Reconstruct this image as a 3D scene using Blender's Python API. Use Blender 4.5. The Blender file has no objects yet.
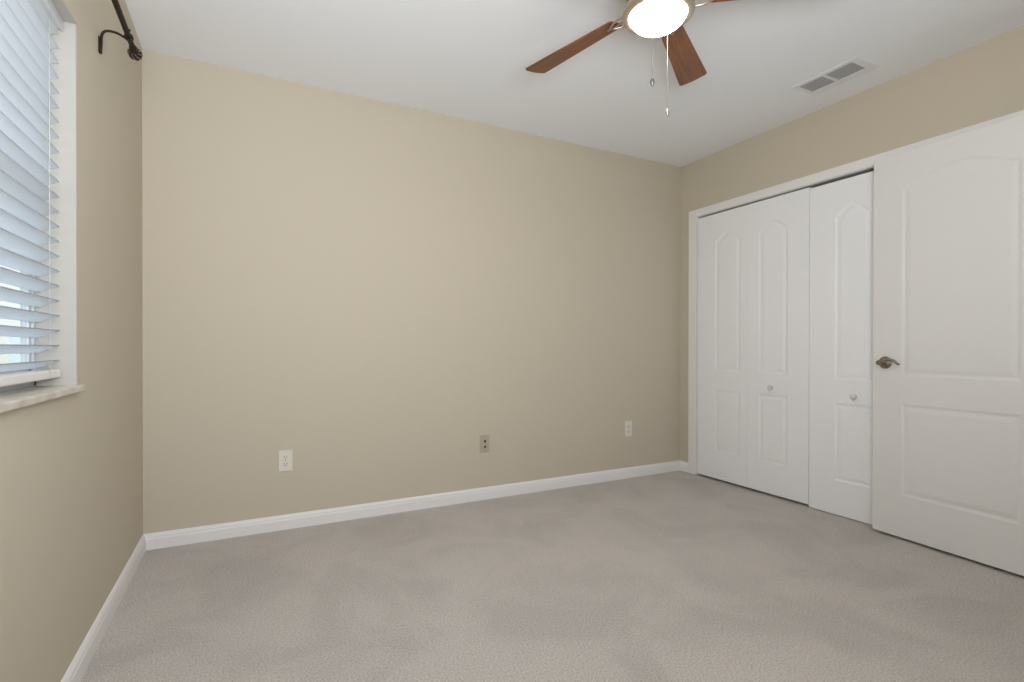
import bpy, bmesh, math, random
from mathutils import Vector, Matrix

random.seed(7)
SC = bpy.context.scene
COL = SC.collection
PI = math.pi

# ------------------------------------------------------------------ camera
XL, XR, YB, YN, H = -0.466, 3.172, 3.108, -0.25, 2.50     # room limits, metres
cam_d = bpy.data.cameras.new('camera')
cam = bpy.data.objects.new('camera', cam_d)
COL.objects.link(cam)
cam_d.sensor_width = 36.0
cam_d.sensor_fit = 'HORIZONTAL'
cam_d.lens = 510.68 * 36.0 / 1024.0
cam_d.shift_y = 7.68 / 1024.0
cam_d.clip_start = 0.02
r_ = Vector((0.888168, -0.459518, 0.000859))
u_ = Vector((0.001089, 0.003973, 0.999992))
f_ = Vector((0.459517, 0.888160, -0.004029))
cam.matrix_world = Matrix(((r_.x, u_.x, -f_.x, 0.0),
                           (r_.y, u_.y, -f_.y, 0.0),
                           (r_.z, u_.z, -f_.z, 1.018),
                           (0, 0, 0, 1)))
SC.camera = cam

# ------------------------------------------------------------------ world, lights, exposure
w = bpy.data.worlds.new('sky')
SC.world = w
w.use_nodes = True
bgn = w.node_tree.nodes['Background']
bgn.inputs[0].default_value = (0.76, 0.87, 1.0, 1)
bgn.inputs[1].default_value = 1.9

def area(name, loc, rot, sx, sy, energy, col):
    l = bpy.data.lights.new(name, 'AREA')
    l.shape = 'RECTANGLE'
    l.size, l.size_y = sx, sy
    l.energy = energy
    l.color = col
    o = bpy.data.objects.new(name, l)
    o.location = loc
    o.rotation_euler = rot
    COL.objects.link(o)
    return o

# fill light set in an added, unseen window behind the camera:
# most of it aimed up at the ceiling, some straight into the room
area('added_fill_up', (0.16, YN - 0.02, 1.22), (PI * 0.79, 0, 0), 0.92, 0.62, 54, (0.93, 0.955, 1.0))
area('added_fill_straight', (0.16, YN - 0.02, 1.55), (PI / 2, 0, 0), 0.92, 1.0, 3.0, (0.93, 0.955, 1.0))

SC.view_settings.view_transform = 'Standard'
SC.view_settings.look = 'None'
SC.view_settings.gamma = 1.0
SC.view_settings.use_curve_mapping = False
SC.view_settings.exposure = 0.14

# ------------------------------------------------------------------ materials
def mat(name, col, rough=0.5, metal=0.0, bump=None, vary=None, spec=0.5, emit=None, trans=None):
    """bump = (scale, strength, distance); vary = (scale, colour2, detail)"""
    m = bpy.data.materials.new(name)
    m.use_nodes = True
    nt = m.node_tree
    b = nt.nodes['Principled BSDF']
    b.inputs['Base Color'].default_value = (*col, 1)
    b.inputs['Roughness'].default_value = rough
    b.inputs['Metallic'].default_value = metal
    b.inputs['Specular IOR Level'].default_value = spec
    tc = nt.nodes.new('ShaderNodeTexCoord')
    if vary:
        n = nt.nodes.new('ShaderNodeTexNoise')
        n.inputs['Scale'].default_value = vary[0]
        n.inputs['Detail'].default_value = vary[2]
        nt.links.new(tc.outputs['Object'], n.inputs['Vector'])
        rp = nt.nodes.new('ShaderNodeValToRGB')
        rp.color_ramp.elements[0].position = 0.35
        rp.color_ramp.elements[1].position = 0.65
        rp.color_ramp.elements[0].color = (*col, 1)
        rp.color_ramp.elements[1].color = (*vary[1], 1)
        nt.links.new(n.outputs['Fac'], rp.inputs['Fac'])
        nt.links.new(rp.outputs['Color'], b.inputs['Base Color'])
    if bump:
        n = nt.nodes.new('ShaderNodeTexNoise')
        n.inputs['Scale'].default_value = bump[0]
        n.inputs['Detail'].default_value = 3
        nt.links.new(tc.outputs['Object'], n.inputs['Vector'])
        bp = nt.nodes.new('ShaderNodeBump')
        bp.inputs['Strength'].default_value = bump[1]
        bp.inputs['Distance'].default_value = bump[2]
        nt.links.new(n.outputs['Fac'], bp.inputs['Height'])
        nt.links.new(bp.outputs['Normal'], b.inputs['Normal'])
    if emit:
        b.inputs['Emission Color'].default_value = (*emit[0], 1)
        b.inputs['Emission Strength'].default_value = emit[1]
    if trans:
        t = nt.nodes.new('ShaderNodeBsdfTranslucent')
        t.inputs['Color'].default_value = (*col, 1)
        mx = nt.nodes.new('ShaderNodeMixShader')
        mx.inputs[0].default_value = trans
        nt.links.new(b.outputs[0], mx.inputs[1])
        nt.links.new(t.outputs[0], mx.inputs[2])
        nt.links.new(mx.outputs[0], nt.nodes['Material Output'].inputs['Surface'])
    return m

M_wall = mat('beige_wall_paint', (0.595, 0.532, 0.425), 0.75, bump=(120, 0.12, 0.002), spec=0.25)
M_ceil = mat('white_ceiling_paint', (0.915, 0.935, 0.965), 0.85, bump=(60, 0.12, 0.003), spec=0.2)
M_trim = mat('white_trim_paint', (0.85, 0.835, 0.825), 0.42, spec=0.4)
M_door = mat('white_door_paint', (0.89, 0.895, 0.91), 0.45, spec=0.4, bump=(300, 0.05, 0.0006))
M_entry = mat('dimmed_door_white', (0.775, 0.768, 0.757), 0.45, spec=0.4, bump=(300, 0.05, 0.0006))  # door white dimmed and warmed to offset how the light falls on it
M_ivory = mat('ivory_plastic', (0.76, 0.72, 0.64), 0.4)
M_almond = mat('almond_plastic', (0.46, 0.41, 0.32), 0.45)
M_hole = mat('dark_slot', (0.03, 0.027, 0.022), 0.8)
M_bronze = mat('oil_rubbed_bronze', (0.020, 0.012, 0.008), 0.6, 0.0, vary=(40, (0.032, 0.019, 0.012), 3), spec=0.25)
M_handle = mat('antique_nickel', (0.42, 0.36, 0.31), 0.26, 0.95, vary=(60, (0.24, 0.195, 0.165), 3))
M_nickel = mat('brushed_nickel', (0.56, 0.47, 0.40), 0.34, 0.9)
M_chain = mat('chain_metal', (0.38, 0.36, 0.34), 0.35, 0.8)
M_fob = mat('dark_nickel', (0.22, 0.21, 0.20), 0.35, 0.8)
M_ceramic = mat('white_ceramic', (0.74, 0.73, 0.72), 0.25)
M_sill = mat('marble', (0.74, 0.70, 0.63), 0.35, vary=(14, (0.52, 0.47, 0.39), 6))
M_slat = mat('white_blind', (0.90, 0.91, 0.93), 0.45, trans=0.5)
M_rail = mat('white_blind_rail', (0.82, 0.80, 0.76), 0.45)
M_edge = mat('shaded_slat_edge', (0.30, 0.33, 0.37), 0.6)  # dark tone stands for the shade line along each slat edge
M_cord = mat('blind_cord', (0.60, 0.62, 0.65), 0.8)
M_alu = mat('window_aluminium', (0.62, 0.63, 0.65), 0.45)
M_reveal = mat('shaded_reveal_paint', (0.47, 0.445, 0.40), 0.7)  # white lining greyed: the recess shade is put into its colour
M_vent = mat('vent_enamel', (0.84, 0.85, 0.87), 0.45)
M_ventdark = mat('duct_metal', (0.50, 0.49, 0.48), 0.7)
M_stucco = mat('neighbour_stucco', (0.86, 0.77, 0.66), 0.9, bump=(30, 0.2, 0.01))
M_roof = mat('roof_shingle', (0.20, 0.17, 0.15), 0.9, vary=(6, (0.28, 0.24, 0.21), 3))
M_vinyl = mat('white_vinyl', (0.86, 0.87, 0.88), 0.5)
M_lawn = mat('lawn', (0.10, 0.16, 0.05), 0.95, vary=(8, (0.16, 0.20, 0.08), 4))
M_dark = mat('closet_shade_paint', (0.25, 0.23, 0.2), 0.9)  # dark tone stands for the closet's shade behind the door gaps

def carpet_mat():
    m = bpy.data.materials.new('greige_carpet')
    m.use_nodes = True
    nt = m.node_tree
    b = nt.nodes['Principled BSDF']
    b.inputs['Roughness'].default_value = 1.0
    b.inputs['Specular IOR Level'].default_value = 0.05
    b.inputs['Sheen Weight'].default_value = 0.15
    tc = nt.nodes.new('ShaderNodeTexCoord')
    def noise(scale, detail, rough=0.5, dist=0.0):
        n = nt.nodes.new('ShaderNodeTexNoise')
        n.inputs['Scale'].default_value = scale
        n.inputs['Detail'].default_value = detail
        n.inputs['Roughness'].default_value = rough
        n.inputs['Distortion'].default_value = dist
        nt.links.new(tc.outputs['Object'], n.inputs['Vector'])
        return n
    def ramp(src, c0, c1, p0, p1):
        rp = nt.nodes.new('ShaderNodeValToRGB')
        rp.color_ramp.elements[0].position = p0
        rp.color_ramp.elements[1].position = p1
        rp.color_ramp.elements[0].color = (*c0, 1)
        rp.color_ramp.elements[1].color = (*c1, 1)
        nt.links.new(src, rp.inputs['Fac'])
        return rp
    fine = noise(150, 4, 0.8)
    mid = noise(2.2, 6, 0.62, 0.7)
    a = ramp(fine.outputs['Fac'], (0.37, 0.338, 0.311), (0.72, 0.672, 0.628), 0.34, 0.66)
    c = ramp(mid.outputs['Fac'], (0.92, 0.92, 0.92), (1.04, 1.04, 1.04), 0.38, 0.56)
    mx = nt.nodes.new('ShaderNodeMixRGB')
    mx.blend_type = 'MULTIPLY'
    mx.inputs[0].default_value = 1.0
    nt.links.new(a.outputs['Color'], mx.inputs[1])
    nt.links.new(c.outputs['Color'], mx.inputs[2])
    nt.links.new(mx.outputs[0], b.inputs['Base Color'])
    bp = nt.nodes.new('ShaderNodeBump')
    bp.inputs['Strength'].default_value = 0.55
    bp.inputs['Distance'].default_value = 0.006
    nt.links.new(fine.outputs['Fac'], bp.inputs['Height'])
    nt.links.new(bp.outputs['Normal'], b.inputs['Normal'])
    return m
M_carpet = carpet_mat()

def wood_mat():
    m = bpy.data.materials.new('cherry_wood')
    m.use_nodes = True
    nt = m.node_tree
    b = nt.nodes['Principled BSDF']
    b.inputs['Roughness'].default_value = 0.38
    tc = nt.nodes.new('ShaderNodeTexCoord')
    mp = nt.nodes.new('ShaderNodeMapping')
    mp.inputs['Scale'].default_value = (2.5, 38, 20)
    nt.links.new(tc.outputs['Object'], mp.inputs['Vector'])
    n = nt.nodes.new('ShaderNodeTexNoise')
    n.inputs['Scale'].default_value = 1.6
    n.inputs['Detail'].default_value = 5
    n.inputs['Distortion'].default_value = 0.6
    nt.links.new(mp.outputs[0], n.inputs['Vector'])
    rp = nt.nodes.new('ShaderNodeValToRGB')
    rp.color_ramp.elements[0].position = 0.3
    rp.color_ramp.elements[1].position = 0.7
    rp.color_ramp.elements[0].color = (0.135, 0.046, 0.017, 1)
    rp.color_ramp.elements[1].color = (0.26, 0.098, 0.036, 1)
    nt.links.new(n.outputs['Fac'], rp.inputs['Fac'])
    nt.links.new(rp.outputs['Color'], b.inputs['Base Color'])
    return m
M_wood = wood_mat()

def glass_mat():
    m = bpy.data.materials.new('window_glass')
    m.use_nodes = True
    nt = m.node_tree
    nt.nodes.remove(nt.nodes['Principled BSDF'])
    t = nt.nodes.new('ShaderNodeBsdfTransparent')
    t.inputs[0].default_value = (0.95, 0.97, 0.97, 1)
    g = nt.nodes.new('ShaderNodeBsdfGlossy')
    g.inputs['Roughness'].default_value = 0.02
    mx = nt.nodes.new('ShaderNodeMixShader')
    mx.inputs[0].default_value = 0.06
    nt.links.new(t.outputs[0], mx.inputs[1])
    nt.links.new(g.outputs[0], mx.inputs[2])
    nt.links.new(mx.outputs[0], nt.nodes['Material Output'].inputs['Surface'])
    return m
M_glass = glass_mat()
M_globe = mat('lit_opal_glass', (0.9, 0.88, 0.82), 0.25, emit=((1.0, 0.92, 0.78), 34.0))

# ------------------------------------------------------------------ mesh helpers
def BM():
    return bmesh.new()

def box(bm, x0, x1, y0, y1, z0, z1, bev=0.0):
    t = bmesh.new()
    bmesh.ops.create_cube(t, size=1.0)
    for v in t.verts:
        v.co = Vector(((x0 + x1) / 2 + v.co.x * (x1 - x0), (y0 + y1) / 2 + v.co.y * (y1 - y0), (z0 + z1) / 2 + v.co.z * (z1 - z0)))
    if bev:
        bmesh.ops.bevel(t, geom=list(t.edges), offset=bev, segments=2, affect='EDGES', profile=0.5)
    merge(bm, t)

def merge(bm, t, mtx=None):
    if mtx is not None:
        t.transform(mtx)
    me = bpy.data.meshes.new('tmp')
    t.to_mesh(me)
    t.free()
    bm.from_mesh(me)
    bpy.data.meshes.remove(me)

def lathe(bm, prof, mtx=None, seg=40):
    """prof: (radius, z) pairs; radius 0 closes the end"""
    t = bmesh.new()
    rings = []
    for r, z in prof:
        if r < 1e-6:
            rings.append([t.verts.new((0, 0, z))])
        else:
            rings.append([t.verts.new((r * math.cos(2 * PI * i / seg), r * math.sin(2 * PI * i / seg), z)) for i in range(seg)])
    for a, b in zip(rings, rings[1:]):
        for i in range(seg):
            j = (i + 1) % seg
            if len(a) == 1 and len(b) == 1:
                continue
            if len(a) == 1:
                t.faces.new((a[0], b[i], b[j]))
            elif len(b) == 1:
                t.faces.new((a[i], a[j], b[0]))
            else:
                t.faces.new((a[i], a[j], b[j], b[i]))
    bmesh.ops.recalc_face_normals(t, faces=list(t.faces))
    for f in t.faces:
        f.smooth = True
    merge(bm, t, mtx)

def tube(bm, pts, rad, seg=12, flat=1.0):
    """pipe along points; rad a number or one per point"""
    t = bmesh.new()
    pts = [Vector(p) for p in pts]
    if not isinstance(rad, (list, tuple)):
        rad = [rad] * len(pts)
    rings = []
    up = None
    for i, p in enumerate(pts):
        d = (pts[min(i + 1, len(pts) - 1)] - pts[max(i - 1, 0)]).normalized()
        if up is None:
            up = Vector((0, 0, 1)) if abs(d.z) < 0.9 else Vector((1, 0, 0))
        a = d.cross(up).normalized()
        b = a.cross(d).normalized()
        up = b
        rings.append([t.verts.new(p + a * rad[i] * flat * math.cos(2 * PI * k / seg) + b * rad[i] * math.sin(2 * PI * k / seg)) for k in range(seg)])
    for x, y in zip(rings, rings[1:]):
        for k in range(seg):
            t.faces.new((x[k], x[(k + 1) % seg], y[(k + 1) % seg], y[k]))
    t.faces.new(rings[0])
    t.faces.new(rings[-1])
    bmesh.ops.recalc_face_normals(t, faces=list(t.faces))
    for f in t.faces:
        f.smooth = len(f.verts) == 4
    merge(bm, t)

def spline(pts, n=8):
    """Catmull-Rom through points"""
    P = [Vector(p) for p in pts]
    P = [2 * P[0] - P[1]] + P + [2 * P[-1] - P[-2]]
    out = []
    for i in range(1, len(P) - 2):
        for k in range(n):
            s = k / n
            a, b, c, d = P[i - 1], P[i], P[i + 1], P[i + 2]
            out.append(0.5 * (2 * b + (c - a) * s + (2 * a - 5 * b + 4 * c - d) * s * s + (3 * b - a - 3 * c + d) * s ** 3))
    out.append(P[-2])
    return out

def obj(name, bm, m, parent=None, loc=None, rotz=None):
    me = bpy.data.meshes.new(name)
    bm.to_mesh(me)
    bm.free()
    for x in (m if isinstance(m, (list, tuple)) else [m]):
        me.materials.append(x)
    o = bpy.data.objects.new(name, me)
    COL.objects.link(o)
    if parent is not None:
        o.parent = parent
    if loc is not None:
        o.location = loc
    if rotz is not None:
        o.rotation_euler = (0, 0, rotz)
    return o

def empty(name, loc, rotz=0.0):
    o = bpy.data.objects.new(name, None)
    o.location = loc
    o.rotation_euler = (0, 0, rotz)
    o.empty_display_size = 0.05
    COL.objects.link(o)
    return o

def tag(o, label, cat, group=None):
    o['label'] = label
    o['category'] = cat
    if group:
        o['group'] = group
    return o

def setting(o, label, cat):
    o['kind'] = 'structure'
    o['label'] = label
    o['category'] = cat
    return o

# ------------------------------------------------------------------ room shell
T = 0.13
bm = BM()
box(bm, XL - 0.05, XR + 1.10, YN - 0.05, YB + 0.05, -0.12, 0.0)
setting(obj('floor', bm, M_carpet), 'greige cut pile carpet covering the whole bedroom floor', 'floor')

bm = BM()
box(bm, XL - 0.15, XR + 1.10, YN - 0.15, YB + 0.15, H, H + 0.12)
setting(obj('ceiling', bm, M_ceil), 'smooth white ceiling above the beige walls', 'ceiling')

bm = BM()
box(bm, XL - T, XR + T, YB, YB + T, 0, H)
setting(obj('wall_back', bm, M_wall), 'long plain beige wall with three small outlet plates', 'wall')

# left wall with its window hole
WY0, WY1, WZ0, WZ1 = 0.80, 2.010, 0.90, 2.008
bm = BM()
box(bm, XL - T, XL, YN, WY0, 0, H)
box(bm, XL - T, XL, WY1, YB, 0, H)
box(bm, XL - T, XL, WY0, WY1, 0, WZ0 - 0.02)
box(bm, XL - T, XL, WY0, WY1, WZ1, H)
setting(obj('wall_left', bm, M_wall), 'beige wall around the window with blinds', 'wall')

# right wall: closet opening, and the entry doorway nearer the camera
CY0, CY1, CZ = 1.085, 2.921, 2.043
XN = 3.045
bm = BM()
box(bm, XR, XR + 0.11, CY1 + 0.012, YB, 0, H)
box(bm, XR, XR + 0.11, CY0 - 0.012, CY1 + 0.012, CZ + 0.012, H)
box(bm, XR, XR + 0.11, 0.90, CY0 - 0.012, 0, H)
box(bm, XN, XR + 0.11, 0.83, 0.90, 0, H)
box(bm, XN, XN + 0.11, 0.03, 0.83, 2.07, H)
box(bm, XN, XN + 0.11, YN, 0.03, 0, H)
setting(obj('wall_right', bm, M_wall), 'beige wall above and beside the closet doors', 'wall')

bm = BM()
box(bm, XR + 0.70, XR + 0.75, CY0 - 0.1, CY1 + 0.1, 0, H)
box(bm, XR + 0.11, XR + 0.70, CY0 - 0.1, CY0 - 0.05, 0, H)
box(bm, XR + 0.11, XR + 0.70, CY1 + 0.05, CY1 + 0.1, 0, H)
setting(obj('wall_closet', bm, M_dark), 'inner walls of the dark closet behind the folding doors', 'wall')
bm = BM()
box(bm, XN + 1.05, XN + 1.1, YN - 0.05, 0.95, 0, H)
box(bm, XN + 0.11, XN + 1.05, YN - 0.05, YN, 0, H)
box(bm, XR + 0.11, XN + 1.05, 0.90, 0.95, 0, H)
setting(obj('wall_hallway', bm, M_wall), 'beige hallway walls beyond the entry doorway', 'wall')

# near wall (behind the camera) with an added window to hold the fill light
NX0, NX1, NZ0, NZ1 = -0.30, 1.00, 0.90, 2.10
bm = BM()
box(bm, XL - T, NX0, YN - T, YN, 0, H)
box(bm, NX1, XR + T, YN - T, YN, 0, H)
box(bm, NX0, NX1, YN - T, YN, 0, NZ0)
box(bm, NX0, NX1, YN - T, YN, NZ1, H)
setting(obj('wall_near', bm, M_wall), 'beige wall behind the viewpoint holding the added window', 'wall')
bm = BM()
for a in ((NX0, NX0 + 0.04, NZ0, NZ1), (NX1 - 0.04, NX1, NZ0, NZ1), (NX0, NX1, NZ0, NZ0 + 0.04), (NX0, NX1, NZ1 - 0.04, NZ1), (0.33, 0.37, NZ0, NZ1)):
    box(bm, a[0], a[1], YN - 0.12, YN - 0.08, a[2], a[3])
setting(obj('added_window', bm, M_alu), 'added unseen window behind the viewpoint holding the fill light', 'window')

# baseboards: a moulded section swept along each wall
def baseboard(name, path, label):
    """path: list of (x, y) of the wall face; room is on the left of the path direction"""
    prof = [(0.0, 0.0), (0.014, 0.0), (0.014, 0.052), (0.0115, 0.058), (0.0115, 0.066), (0.007, 0.074), (0.004, 0.0785), (0.0, 0.080)]
    bm = BM()
    for (x0, y0), (x1, y1) in zip(path, path[1:]):
        d = Vector((x1 - x0, y1 - y0, 0)).normalized()
        n = Vector((-d.y, d.x, 0))
        a = [bm.verts.new(Vector((x0, y0, z)) + n * o) for o, z in prof]
        b = [bm.verts.new(Vector((x1, y1, z)) + n * o) for o, z in prof]
        for i in range(len(prof)):
            j = (i + 1) % len(prof)
            bm.faces.new((a[i], a[j], b[j], b[i]))
        bm.faces.new(a)
        bm.faces.new(b)
    bmesh.ops.recalc_face_normals(bm, faces=list(bm.faces))
    setting(obj(name, bm, M_trim), label, 'baseboard')
baseboard('baseboard_back', [(XR, YB), (XL, YB)], 'long white baseboard under the plain beige wall with outlets')
baseboard('baseboard_left', [(XL, YB), (XL, YN)], 'white baseboard under the window wall')
baseboard('baseboard_right', [(XR, 3.004), (XR, YB)], 'short piece of white baseboard between corner and closet casing')
baseboard('baseboard_near', [(XL, YN), (XN, YN)], 'white baseboard of the wall behind the viewpoint')

# closet casing: legs, head and jamb lining
bm = BM()
CO = 3.006
def casing_leg(bm, ya, yb, z1):
    box(bm, XR - 0.016, XR, ya, yb, 0, z1, 0.003)
casing_leg(bm, CY1 + 0.006, CO, 2.105)
casing_leg(bm, 1.0, CY0 - 0.006, 2.105)
box(bm, XR - 0.016, XR, CY0 - 0.006, CY1 + 0.006, CZ + 0.004, 2.105, 0.003)
setting(obj('trim_1', bm, M_trim), 'white flat casing framing the closet opening', 'trim')
bm = BM()
box(bm, XR - 0.004, XR + 0.11, CY1, CY1 + 0.012, 0, CZ + 0.012)
box(bm, XR - 0.004, XR + 0.11, CY0 - 0.012, CY0, 0, CZ + 0.012)
box(bm, XR - 0.004, XR + 0.11, CY0, CY1, CZ, CZ + 0.012)
setting(obj('trim_2', bm, M_trim), 'white jamb lining inside the closet opening', 'trim')
# ------------------------------------------------------------------ panel doors
def panel_slab(w, h, t, panels):
    """slab 0..w, 0..h, front face at y=0 (normal -y), back at y=t.
    panels: (u0, u1, v0, v1, rise): rise > 0 gives an arched top whose shoulders are at v1"""
    bm = BM()
    def outline(p, inset):
        u0, u1, v0, v1, rise = p
        a, b = u0 + inset, u1 - inset
        pts = [(a, v0 + inset), (b, v0 + inset)]
        if rise > 0:
            n = 20
            for i in range(n + 1):
                s = i / n
                # eyebrow arch: short flat shoulders, then a broad smooth swell
                q = min(max((s - 0.03) / 0.94, 0), 1)
                pts.append((b + (a - b) * s, v1 - inset + rise * math.sin(PI * q) ** 1.15))
        else:
            pts += [(b, v1 - inset), (a, v1 - inset)]
        return pts
    rect = [(0, 0), (w, 0), (w, h), (0, h)]
    loops = [[bm.verts.new((u, 0, v)) for u, v in rect]]
    edges = [bm.edges.new((loops[0][i], loops[0][(i + 1) % 4])) for i in range(4)]
    rings = []
    for p in panels:
        r0 = [bm.verts.new((u, 0, v)) for u, v in outline(p, 0)]
        edges += [bm.edges.new((r0[i], r0[(i + 1) % len(r0)])) for i in range(len(r0))]
        rings.append(r0)
    bmesh.ops.triangle_fill(bm, use_beauty=True, use_dissolve=False, edges=edges, normal=(0, -1, 0))
    for p, r0 in zip(panels, rings):
        prev = r0
        for inset, dep in ((0.005, 0.0018), (0.012, 0.0042), (0.017, 0.0045), (0.036, 0.0014), (0.041, 0.0011)):
            cur = [bm.verts.new((u, dep, v)) for u, v in outline(p, inset)]
            for i in range(len(prev)):
                j = (i + 1) % len(prev)
                bm.faces.new((prev[i], prev[j], cur[j], cur[i]))
            prev = cur
        bmesh.ops.triangle_fill(bm, use_beauty=True, use_dissolve=False, edges=[bm.edges.get((prev[i], prev[(i + 1) % len(prev)])) for i in range(len(prev))], normal=(0, -1, 0))
    b = [bm.verts.new((u, t, v)) for u, v in rect]
    for i in range(4):
        j = (i + 1) % 4
        bm.faces.new((loops[0][i], loops[0][j], b[j], b[i]))
    bm.faces.new(b)
    bmesh.ops.recalc_face_normals(bm, faces=list(bm.faces))
    return bm

def bifold(name, y_far, z0, leaves, knob_leaf, knob_u, label, x_face):
    root = empty(name, (x_face, y_far, z0), -PI / 2)
    u = 0.0
    for k, (wd, ul, ur) in enumerate(leaves):
        panels = [(ul, ur, 0.205, 0.676, 0), (ul, ur, 0.815, 1.802, 0.058)]
        lf = obj('door_leaf', panel_slab(wd, 2.010, 0.034, panels), M_door, root, (u, 0, 0))
        if k == knob_leaf:
            kb = BM()
            mt = Matrix.Translation((knob_u, 0, 0.722)) @ Matrix.Rotation(PI / 2, 4, 'X')
            lathe(kb, [(0.0, 0.0), (0.009, 0.0), (0.008, 0.010), (0.0125, 0.013), (0.0160, 0.018), (0.0160, 0.023), (0.012, 0.028), (0.005, 0.030), (0, 0.030)], mt, 24)
            kn = obj('knob', kb, M_ceramic, lf)
        u += wd + 0.0008
    return setting(root, label, 'door')

bifold('door_2', 2.909, 0.018, [(0.450, 0.165, 0.392), (0.449, 0.088, 0.304)], 1, 0.190,
       'white bifold closet door with arched panels nearest the room corner', 3.158)
bifold('door_3', 2.003, 0.006, [(0.452, 0.156, 0.364), (0.447, 0.092, 0.300)], 0, 0.275,
       'white bifold closet door partly hidden behind the open entry door', 3.152)

# entry door, swung open in front of the closet
ed = empty('door_1', (3.0625, 1.586, 0.016), math.atan2(-0.997, -0.0778))
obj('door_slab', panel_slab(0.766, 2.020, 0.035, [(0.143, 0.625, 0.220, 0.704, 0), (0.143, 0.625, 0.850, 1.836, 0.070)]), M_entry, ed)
hb = BM()
lathe(hb, [(0, 0), (0.033, 0), (0.033, 0.004), (0.030, 0.008), (0.024, 0.010), (0.016, 0.012), (0.013, 0.018), (0.0115, 0.030), (0.0115, 0.048), (0.014, 0.050), (0.014, 0.058), (0.010, 0.063), (0, 0.064)],
      Matrix.Translation((0.064, 0, 0.918)) @ Matrix.Rotation(PI / 2, 4, 'X'), 32)
rose = obj('door_handle', hb, M_handle, ed)
lb = BM()
lp = spline([(0.058, -0.054, 0.918), (0.080, -0.055, 0.924), (0.107, -0.054, 0.933), (0.134, -0.052, 0.930), (0.152, -0.050, 0.915), (0.162, -0.049, 0.911)], 6)
tube(lb, lp, [0.0095 - 0.004 * i / (len(lp) - 1) for i in range(len(lp))], 12)
obj('lever', lb, M_handle, rose)
for zz in (0.20, 1.02, 1.83):
    h = BM()
    lathe(h, [(0, -0.045), (0.006, -0.045), (0.006, 0.045), (0, 0.045)], Matrix.Translation((0.766, 0.006, zz)), 12)
    box(h, 0.758, 0.762, 0.004, 0.030, zz - 0.045, zz + 0.045)
    obj('hinge', h, M_nickel, ed)
setting(ed, 'white two-panel entry door standing open with a dark lever handle', 'door')

bm = BM()
box(bm, XN - 0.012, XN + 0.12, 0.818, 0.832, 0, 2.07)
box(bm, XN - 0.012, XN + 0.12, 0.028, 0.042, 0, 2.07)
box(bm, XN - 0.012, XN + 0.12, 0.028, 0.832, 2.056, 2.072)
setting(obj('trim_3', bm, M_trim), 'white jamb of the entry doorway beside the open door', 'trim')

# ------------------------------------------------------------------ left window
win = empty('window_1', (XL - 0.11, (WY0 + WY1) / 2, WZ0))
def wobj(name, bm, m, parent=win):
    bm.transform(Matrix.Translation(-win.location))
    return obj(name, bm, m, parent)
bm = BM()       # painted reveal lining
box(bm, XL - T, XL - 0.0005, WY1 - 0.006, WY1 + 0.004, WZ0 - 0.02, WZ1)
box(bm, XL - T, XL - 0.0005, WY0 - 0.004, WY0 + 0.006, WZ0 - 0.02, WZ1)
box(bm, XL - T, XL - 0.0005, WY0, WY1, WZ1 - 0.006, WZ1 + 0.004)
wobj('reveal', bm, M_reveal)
fr = BM()
FX0, FX1 = XL - 0.125, XL - 0.095
ym = (WY0 + WY1) / 2
for a in ((WY0, WY0 + 0.022, WZ0, WZ1), (WY1 - 0.022, WY1, WZ0, WZ1), (WY0, WY1, WZ0, WZ0 + 0.03), (WY0, WY1, WZ1 - 0.03, WZ1)):
    box(fr, FX0, FX1, a[0], a[1], a[2], a[3], 0.002)
wobj('window_frame', fr, M_alu)
s1 = BM()
zm = 1.47
for a in ((WY0 + 0.02, WY1 - 0.02, zm - 0.02, zm + 0.02), (WY0 + 0.022, WY0 + 0.038, WZ0 + 0.03, zm), (WY1 - 0.038, WY1 - 0.022, WZ0 + 0.03, zm), (WY0 + 0.022, WY1 - 0.022, WZ0 + 0.03, WZ0 + 0.06)):
    box(s1, FX0 + 0.004, FX1 - 0.006, a[0], a[1], a[2], a[3], 0.002)
wobj('sash', s1, M_alu)
g = BM()
box(g, XL - 0.114, XL - 0.111, WY0 + 0.01, WY1 - 0.01, WZ0 + 0.01, WZ1 - 0.01)
wobj('pane', g, M_glass)
sl = BM()
box(sl, XL - T + 0.005, XL, WY0 + 0.001, WY1 - 0.001, WZ0 - 0.02, WZ0)
box(sl, XL - 0.001, XL + 0.019, WY0 - 0.02, WY1 + 0.010, WZ0 - 0.02, WZ0, 0.004)
wobj('sill', sl, M_sill)
setting(win, 'white trimmed window with a marble sill and closed blinds', 'window')

# ------------------------------------------------------------------ venetian blind
BX = XL - 0.060
bl = tag(empty('window_blind', (BX, ym, WZ0 + 0.012)), 'white horizontal slat blind hanging inside the window recess above the marble sill', 'blind')
def bobj(name, bm, m, parent=bl):
    bm.transform(Matrix.Translation(-bl.location))
    return obj(name, bm, m, parent)
BY0, BY1 = WY0 + 0.016, WY1 - 0.016
tilt = math.radians(25)
def slat_bm(wid, th, y0, y1):
    bm = BM()
    n = 6
    ps = []
    for i in range(n + 1):
        s = -0.5 + i / n
        ps.append((s * wid, 0.0022 * (1 - (2 * s) ** 2) + th / 2))
    ps += [(x, z - th) for x, z in reversed(ps)]
    a = [bm.verts.new((x, y0, z)) for x, z in ps]
    b = [bm.verts.new((x, y1, z)) for x, z in ps]
    for i in range(len(ps)):
        j = (i + 1) % len(ps)
        f = bm.faces.new((a[i], a[j], b[j], b[i]))
        f.material_index = 1 if i in (n, len(ps) - 1) else 0      # long edges are opaque, with shade put into their colour
    bm.faces.new(a)
    bm.faces.new(b)
    bmesh.ops.recalc_face_normals(bm, faces=list(bm.faces))
    bm.transform(Matrix.Rotation(-tilt, 4, 'Y'))
    return bm
zoff = 0.025 * math.sin(tilt)
slat0 = None
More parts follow.
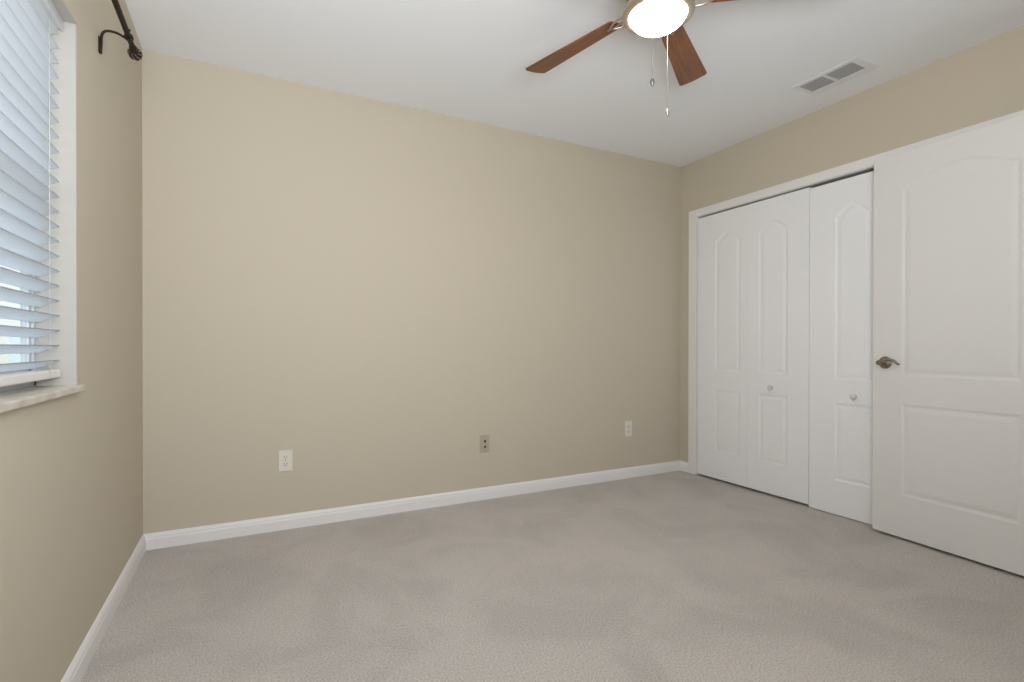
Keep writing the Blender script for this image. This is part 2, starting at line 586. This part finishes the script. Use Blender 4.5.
slat_zs = [0.976 - zoff + 0.0447 * k for k in range(23)]
for k, z in enumerate(slat_zs):
    if slat0 is None:
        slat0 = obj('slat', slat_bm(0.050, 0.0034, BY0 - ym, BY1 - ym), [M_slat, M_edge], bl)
        o = slat0
    else:
        o = slat0.copy()
        COL.objects.link(o)
        o.parent = bl
    o.location = (0, 0, z - bl.location.z)
hr = BM()
box(hr, BX - 0.028, BX + 0.026, BY0 - 0.004, BY1 + 0.004, 1.974, 2.002, 0.002)
bobj('headrail', hr, M_rail)
vl = BM()
box(vl, BX + 0.027, BX + 0.032, BY0 - 0.006, BY1 + 0.006, 1.968, 2.002, 0.0015)
bobj('valance', vl, M_slat)
br = BM()
box(br, BX - 0.024, BX + 0.026, BY0, BY1, 0.924, 0.949, 0.005)
bobj('bottom_rail', br, M_rail)
for y in (BY0 + 0.10, ym, BY1 - 0.10, ):
    lc = BM()
    for dx in (-0.026, 0.0265):
        tube(lc, [(BX + dx, y, 0.93), (BX + dx, y, 1.97)], 0.0009, 6)
    bobj('ladder_cord', lc, M_cord)

# ------------------------------------------------------------------ curtain rod
RX, RZ = -0.379, 2.131
rod = tag(empty('curtain_rod', (XL, 1.4, RZ)), 'dark bronze curtain rod on the beige wall above the window', 'curtain rod')
def robj(name, bm, m, parent=rod):
    bm.transform(Matrix.Translation(-rod.location))
    return obj(name, bm, m, parent)
b = BM()
tube(b, [(RX, 0.40, RZ), (RX, 2.345, RZ)], 0.0092, 16)
robj('rod', b, M_bronze)
def finial(y, s):
    b = BM()
    pr = [(0.0, -0.014), (0.0105, -0.014), (0.0125, -0.010), (0.0125, -0.004), (0.009, 0.0), (0.009, 0.006), (0.014, 0.008), (0.014, 0.013), (0.010, 0.016)]
    R0 = 0.0225
    for i in range(1, 12):
        a = PI * i / 12
        pr.append((max(R0 * math.sin(a), 0.002), 0.036 - R0 * math.cos(a)))
    pr += [(0.006, 0.0585), (0.006, 0.063), (0, 0.065)]
    lathe(b, pr, Matrix.Translation((RX, y, RZ)) @ Matrix.Rotation(-PI / 2 * s, 4, 'X'), 24)
    f = robj('finial', b, M_bronze)
    rb = BM()
    for k in range(8):
        a0 = 2 * PI * k / 8
        pts = []
        for i in range(13):
            a = PI * (0.1 + 0.8 * i / 12)
            q = a0 + 1.6 * (i / 12)
            pts.append((RX + R0 * 1.02 * math.sin(a) * math.cos(q), y + s * (0.036 - R0 * 1.02 * math.cos(a)), RZ + R0 * 1.02 * math.sin(a) * math.sin(q)))
        tube(rb, pts, 0.0022, 6)
    rb.transform(Matrix.Translation(-rod.location))
    obj('finial_rib', rb, M_handle, f)
finial(2.352, 1)
finial(0.393, -1)
def bracket(y):
    b = BM()
    box(b, XL, XL + 0.004, y - 0.006, y + 0.006, RZ - 0.078, RZ - 0.020, 0.0015)
    pts = spline([(XL + 0.006, y, RZ - 0.080), (XL + 0.008, y, RZ - 0.045), (XL + 0.010, y, RZ - 0.012), (XL + 0.022, y, RZ + 0.004), (XL + 0.048, y, RZ + 0.006), (XL + 0.072, y, RZ - 0.003), (RX, y, RZ - 0.013)], 6)
    tube(b, pts, 0.0042, 10)
    lathe(b, [(0.0093, -0.006), (0.0135, -0.006), (0.0135, 0.006), (0.0093, 0.006)], Matrix.Translation((RX, y, RZ)) @ Matrix.Rotation(PI / 2, 4, 'X'), 20)
    k = robj('bracket', b, M_bronze)
    s = BM()
    lathe(s, [(0, 0), (0.003, 0), (0.003, 0.012), (0.005, 0.013), (0.005, 0.018), (0, 0.018)], Matrix.Translation((RX, y, RZ + 0.010)), 12)
    s.transform(Matrix.Translation(-rod.location))
    obj('set_screw', s, M_bronze, k)
for y in (2.272, 0.49):
    bracket(y)

# ------------------------------------------------------------------ outlets on the back wall
def plate_root(x, z, label, grp=None):
    return tag(empty('wall_outlet', (x, YB, z)), label, 'outlet', grp)
def plate_bm(w, h):
    bm = BM()
    a = [(-w / 2, 0, -h / 2), (w / 2, 0, -h / 2), (w / 2, 0, h / 2), (-w / 2, 0, h / 2)]
    box(bm, -w / 2, w / 2, -0.006, 0.0, -h / 2, h / 2, 0.0028)
    return bm
def duplex(x, z, label):
    r = plate_root(x, z, label)
    obj('cover_plate', plate_bm(0.071, 0.117), M_ivory, r)
    for s in (-1, 1):
        zc = 0.0195 * s
        b = BM()
        pts = []
        for i in range(24):
            a = 2 * PI * i / 24
            pts.append((0.0168 * math.cos(a), max(-0.0132, min(0.0132, 0.0168 * math.sin(a)))))
        f0 = [b.verts.new((px, -0.0055, zc + pz)) for px, pz in pts]
        f1 = [b.verts.new((px * 0.97, -0.0082, zc + pz * 0.97)) for px, pz in pts]
        for i in range(24):
            j = (i + 1) % 24
            b.faces.new((f0[i], f0[j], f1[j], f1[i]))
        b.faces.new(f1)
        bmesh.ops.recalc_face_normals(b, faces=list(b.faces))
        rc = obj('receptacle', b, M_ivory, r)
        d = BM()
        box(d, -0.0080, -0.0055, -0.0086, -0.0078, zc - 0.0005, zc + 0.0085)
        box(d, 0.0055, 0.0080, -0.0086, -0.0078, zc - 0.0005, zc + 0.0085)
        lathe(d, [(0, 0), (0.0030, 0), (0.0030, 0.0008), (0, 0.0008)], Matrix.Translation((0, -0.0078, zc - 0.0070)) @ Matrix.Rotation(PI / 2, 4, 'X'), 16)
        obj('slots', d, M_hole, rc)
    b = BM()
    lathe(b, [(0, 0.0005), (0.0032, 0.0005), (0.0026, 0.0022), (0, 0.0024)], Matrix.Translation((0, -0.006, 0)) @ Matrix.Rotation(PI / 2, 4, 'X'), 16)
    obj('screw', b, M_chain, r)
duplex(0.1865, 0.381, 'ivory duplex power outlet near the window end of the long wall')
duplex(2.6235, 0.381, 'ivory duplex power outlet near the closet end of the long wall')

r = tag(empty('cable_plate', (1.402, YB, 0.3705)), 'small tan wall plate with two dark jacks midway along the long wall', 'wall plate')
obj('cover_plate', plate_bm(0.069, 0.114), M_almond, r)
for s in (-1, 1):
    b = BM()
    mt = Matrix.Translation((0, -0.006, 0.0185 * s)) @ Matrix.Rotation(PI / 2, 4, 'X')
    lathe(b, [(0.0105, 0.0), (0.0105, 0.004), (0.0078, 0.005), (0.0078, 0.002), (0, 0.002)], mt, 20)
    j = obj('jack', b, M_almond, r)
    b = BM()
    lathe(b, [(0.0078, 0.0025), (0.0078, 0.0045), (0, 0.0045)], mt, 20)
    obj('jack_opening', b, M_hole, j)
for s in (-1, 1):
    b = BM()
    lathe(b, [(0, 0.0), (0.003, 0.0), (0.0025, 0.0015), (0, 0.0017)], Matrix.Translation((0, -0.006, 0.048 * s)) @ Matrix.Rotation(PI / 2, 4, 'X'), 14)
    obj('screw', b, M_almond, r)

# ------------------------------------------------------------------ ceiling vent
VX0, VX1, VY0, VY1 = 2.758, 2.966, 1.510, 1.862
v = tag(empty('ceiling_vent', ((VX0 + VX1) / 2, (VY0 + VY1) / 2, H)), 'white rectangular air vent with two louvred openings in the ceiling above the closet', 'vent')
def vobj(name, bm, m, parent=v):
    bm.transform(Matrix.Translation(-v.location))
    return obj(name, bm, m, parent)
OX0, OX1 = 2.789, 2.915
OYS = [(1.549, 1.688), (1.705, 1.847 - 0.012)]
bm = BM()
zt, zb = H, H - 0.0045
box(bm, VX0, OX0, VY0, VY1, zb, zt, 0.0015)
box(bm, OX1, VX1, VY0, VY1, zb, zt, 0.0015)
box(bm, OX0, OX1, VY0, OYS[0][0], zb, zt)
box(bm, OX0, OX1, OYS[0][1], OYS[1][0], zb, zt)
box(bm, OX0, OX1, OYS[1][1], VY1, zb, zt)
vobj('frame', bm, M_vent)
bm = BM()
box(bm, OX0, OX1, OYS[0][0], OYS[1][1], H - 0.0015, H - 0.0005)
vobj('duct_backing', bm, M_ventdark)
for y0, y1 in OYS:
    bm = BM()
    n = 6
    for i in range(n):
        xc = OX0 + (i + 0.5) * (OX1 - OX0) / n
        t = bmesh.new()
        bmesh.ops.create_cube(t, size=1)
        for q in t.verts:
            q.co = Vector((q.co.x * 0.0125, q.co.y * (y1 - y0), q.co.z * 0.0009))
        t.transform(Matrix.Translation((xc, (y0 + y1) / 2, H - 0.0050)) @ Matrix.Rotation(math.radians(-30), 4, 'Y'))
        merge(bm, t)
    vobj('louvre_grille', bm, M_vent)

# ------------------------------------------------------------------ ceiling fan
FC = Vector((1.366, 1.454, 0))
fan = tag(empty('ceiling_fan', (FC.x, FC.y, H)), 'nickel ceiling fan with reddish wood blades and a lit white bowl light', 'ceiling fan')
bm = BM()
lathe(bm, [(0, 0), (0.090, 0), (0.092, -0.010), (0.085, -0.028), (0.070, -0.038), (0.058, -0.050), (0, -0.050)])
obj('canopy', bm, M_nickel, fan)
bm = BM()
lathe(bm, [(0, -0.046), (0.060, -0.046), (0.105, -0.060), (0.135, -0.082), (0.140, -0.110), (0.132, -0.140), (0.110, -0.158), (0.080, -0.166), (0, -0.166)])
obj('motor_housing', bm, M_nickel, fan)
bm = BM()
lathe(bm, [(0, -0.165), (0.074, -0.165), (0.078, -0.172), (0.078, -0.186), (0.070, -0.192), (0, -0.192)])
obj('flywheel', bm, M_nickel, fan)
bm = BM()
lathe(bm, [(0, -0.188), (0.066, -0.188), (0.072, -0.196), (0.100, -0.204), (0.124, -0.212), (0.132, -0.222), (0.133, -0.234), (0.128, -0.241), (0.112, -0.247), (0.104, -0.245), (0.102, -0.236), (0, -0.234)], seg=56)
obj('light_fitter', bm, M_nickel, fan)
bm = BM()
gp = [(0.100, -0.238)]
for i in range(0, 13):
    a = PI / 2 * i / 12
    gp.append((0.100 * math.cos(a) if i < 12 else 0, -0.244 - 0.051 * math.sin(a)))
lathe(bm, gp, seg=56)
obj('glass_bowl', bm, M_globe, fan)
# blades
pitch = math.radians(-12.57)
ang0 = math.radians(32.19)
zbl = 2.318 - H
def blade_bm():
    bm = BM()
    r0, r1, w0, w1, th = 0.185, 0.666, 0.044, 0.0655, 0.006
    pts = []
    def corner(cx, cy, rad, a0, a1, n=6):
        for i in range(n + 1):
            a = a0 + (a1 - a0) * i / n
            pts.append((cx + rad * math.cos(a), cy + rad * math.sin(a)))
    rc = 0.016
    corner(r0 + rc, -w0 + rc, rc, PI, 1.5 * PI)
    corner(r1 - rc, -w1 + rc, rc, 1.5 * PI, 2 * PI)
    # slightly rounded tip
    for i in range(1, 6):
        s = i / 6
        pts.append((r1 + 0.005 * math.sin(PI * s), -w1 + rc + (2 * w1 - 2 * rc) * s))
    corner(r1 - rc, w1 - rc, rc, 0, 0.5 * PI)
    corner(r0 + rc, w0 - rc, rc, 0.5 * PI, PI)
    lo = [bm.verts.new((x, y, -th / 2)) for x, y in pts]
    hi = [bm.verts.new((x, y, th / 2)) for x, y in pts]
    n = len(pts)
    for i in range(n):
        j = (i + 1) % n
        bm.faces.new((lo[i], lo[j], hi[j], hi[i]))
    bm.faces.new(lo)
    bm.faces.new(hi)
    bmesh.ops.recalc_face_normals(bm, faces=list(bm.faces))
    bmesh.ops.bevel(bm, geom=[e for e in bm.edges if abs(e.verts[0].co.z - e.verts[1].co.z) < 1e-6], offset=0.0012, segments=1, affect='EDGES')
    return bm
def iron_bm():
    bm = BM()
    zu = -0.0055
    # open scrolled arm: two curved bars that meet under the blade root
    for s in (-1, 1):
        tube(bm, spline([(0.066, 0.010 * s, -0.004), (0.095, 0.024 * s, -0.008), (0.135, 0.040 * s, zu - 0.003), (0.175, 0.036 * s, zu - 0.003), (0.215, 0.010 * s, zu - 0.002)], 6), 0.0052, 8)
        lathe(bm, [(0, -0.004), (0.006, -0.004), (0.007, 0), (0, 0)], Matrix.Translation((0.195, 0.022 * s, zu)), 12)
    tube(bm, [(0.066, 0, -0.006), (0.10, 0, -0.009), (0.15, 0, zu - 0.003), (0.235, 0, zu - 0.001)], [0.007, 0.006, 0.006, 0.004], 8)
    lathe(bm, [(0, -0.004), (0.008, -0.004), (0.010, 0), (0, 0)], Matrix.Translation((0.225, 0, zu)), 14)
    return bm
b0 = i0 = None
for k in range(5):
    rot = Matrix.Rotation(ang0 + k * 2 * PI / 5, 4, 'Z')
    mtx = Matrix.Translation((0, 0, zbl)) @ rot @ Matrix.Rotation(pitch, 4, 'X')
    if b0 is None:
        b0 = obj('blade', blade_bm(), M_wood, fan)
        i0 = obj('blade_iron', iron_bm(), M_nickel, b0)
        o = b0
    else:
        o = b0.copy()
        COL.objects.link(o)
        o.parent = fan
        q = i0.copy()
        COL.objects.link(q)
        q.parent = o
    o.matrix_local = mtx
# pull chains
def chain(px, py, ztop, zbot, ball):
    bm = BM()
    n = int((ztop - zbot) / 0.0042)
    tube(bm, [(px, py, ztop), (px, py, zbot)], 0.0009, 6)
    for i in range(n):
        bmesh.ops.create_icosphere(bm, subdivisions=1, radius=0.0017, matrix=Matrix.Translation((px, py, ztop - i * 0.0042)))
    # short arm from the fitter that the chain drops from
    d = Vector((px, py, 0)).normalized() * 0.118
    tube(bm, [(d.x, d.y, ztop + 0.004), (px, py, ztop + 0.002), (px, py, ztop - 0.004)], 0.0018, 8)
    c = obj('pull_chain', bm, M_chain, fan)
    f = BM()
    lathe(f, [(0, 0.006), (0.003, 0.005), (0.004, 0.0), (0.0065, -0.005), (0.0075, -0.012), (0.0060, -0.018), (0.0035, -0.021), (0.0042, -0.024), (0, -0.027)], Matrix.Translation((px, py, zbot)), 16)
    obj('fob', f, M_fob if ball else M_chain, c)
chain(1.244 - FC.x, 1.350 - FC.y, 2.262 - H, 1.945 - H, True)
chain(1.466 - FC.x, 1.506 - FC.y, 2.262 - H, 1.950 - H, False)

# ------------------------------------------------------------------ outdoors, seen through the blind gaps
bm = BM()
box(bm, -25, XL - 0.6, -12, 28, -0.35, -0.25)
setting(obj('ground', bm, M_lawn), 'grass outside the window', 'ground')
hs = tag(empty('neighbor_house', (-7.45, 12.6, -0.25)), 'tan stucco house outside seen through the gaps of the blind', 'house')
bm = BM()
box(bm, -4.0, 3.93, -2.5, 2.5, 0, 3.0)
obj('wall', bm, M_stucco, hs)
bm = BM()
a = [bm.verts.new(c) for c in ((-4.4, -2.9, 3.0), (4.2, -2.9, 3.0), (4.2, 2.9, 3.0), (-4.4, 2.9, 3.0), (-2.0, 0, 4.4), (1.8, 0, 4.4))]
for q in ((0, 1, 5, 4), (1, 2, 5), (2, 3, 4, 5), (3, 0, 4), (0, 3, 2, 1)):
    bm.faces.new([a[i] for i in q])
bmesh.ops.recalc_face_normals(bm, faces=list(bm.faces))
obj('roof', bm, M_roof, hs)
fn = tag(empty('vinyl_fence', (-2.2, 10.0, -0.25)), 'white vinyl fence outside beyond the window blind', 'fence')
for x in (-0.82, 0.3, 1.5):
    bm = BM()
    box(bm, x - 0.06, x + 0.06, -0.06, 0.06, 0, 1.5, 0.006)
    obj('post', bm, M_vinyl, fn)
bm = BM()
for i in range(17):
    box(bm, -0.76 + i * 0.14, -0.76 + i * 0.14 + 0.13, -0.012, 0.012, 0.08, 1.36)
box(bm, -0.8, 1.5, -0.025, 0.025, 1.34, 1.44)
box(bm, -0.8, 1.5, -0.025, 0.025, 0.05, 0.17)
obj('picket_panel', bm, M_vinyl, fn)
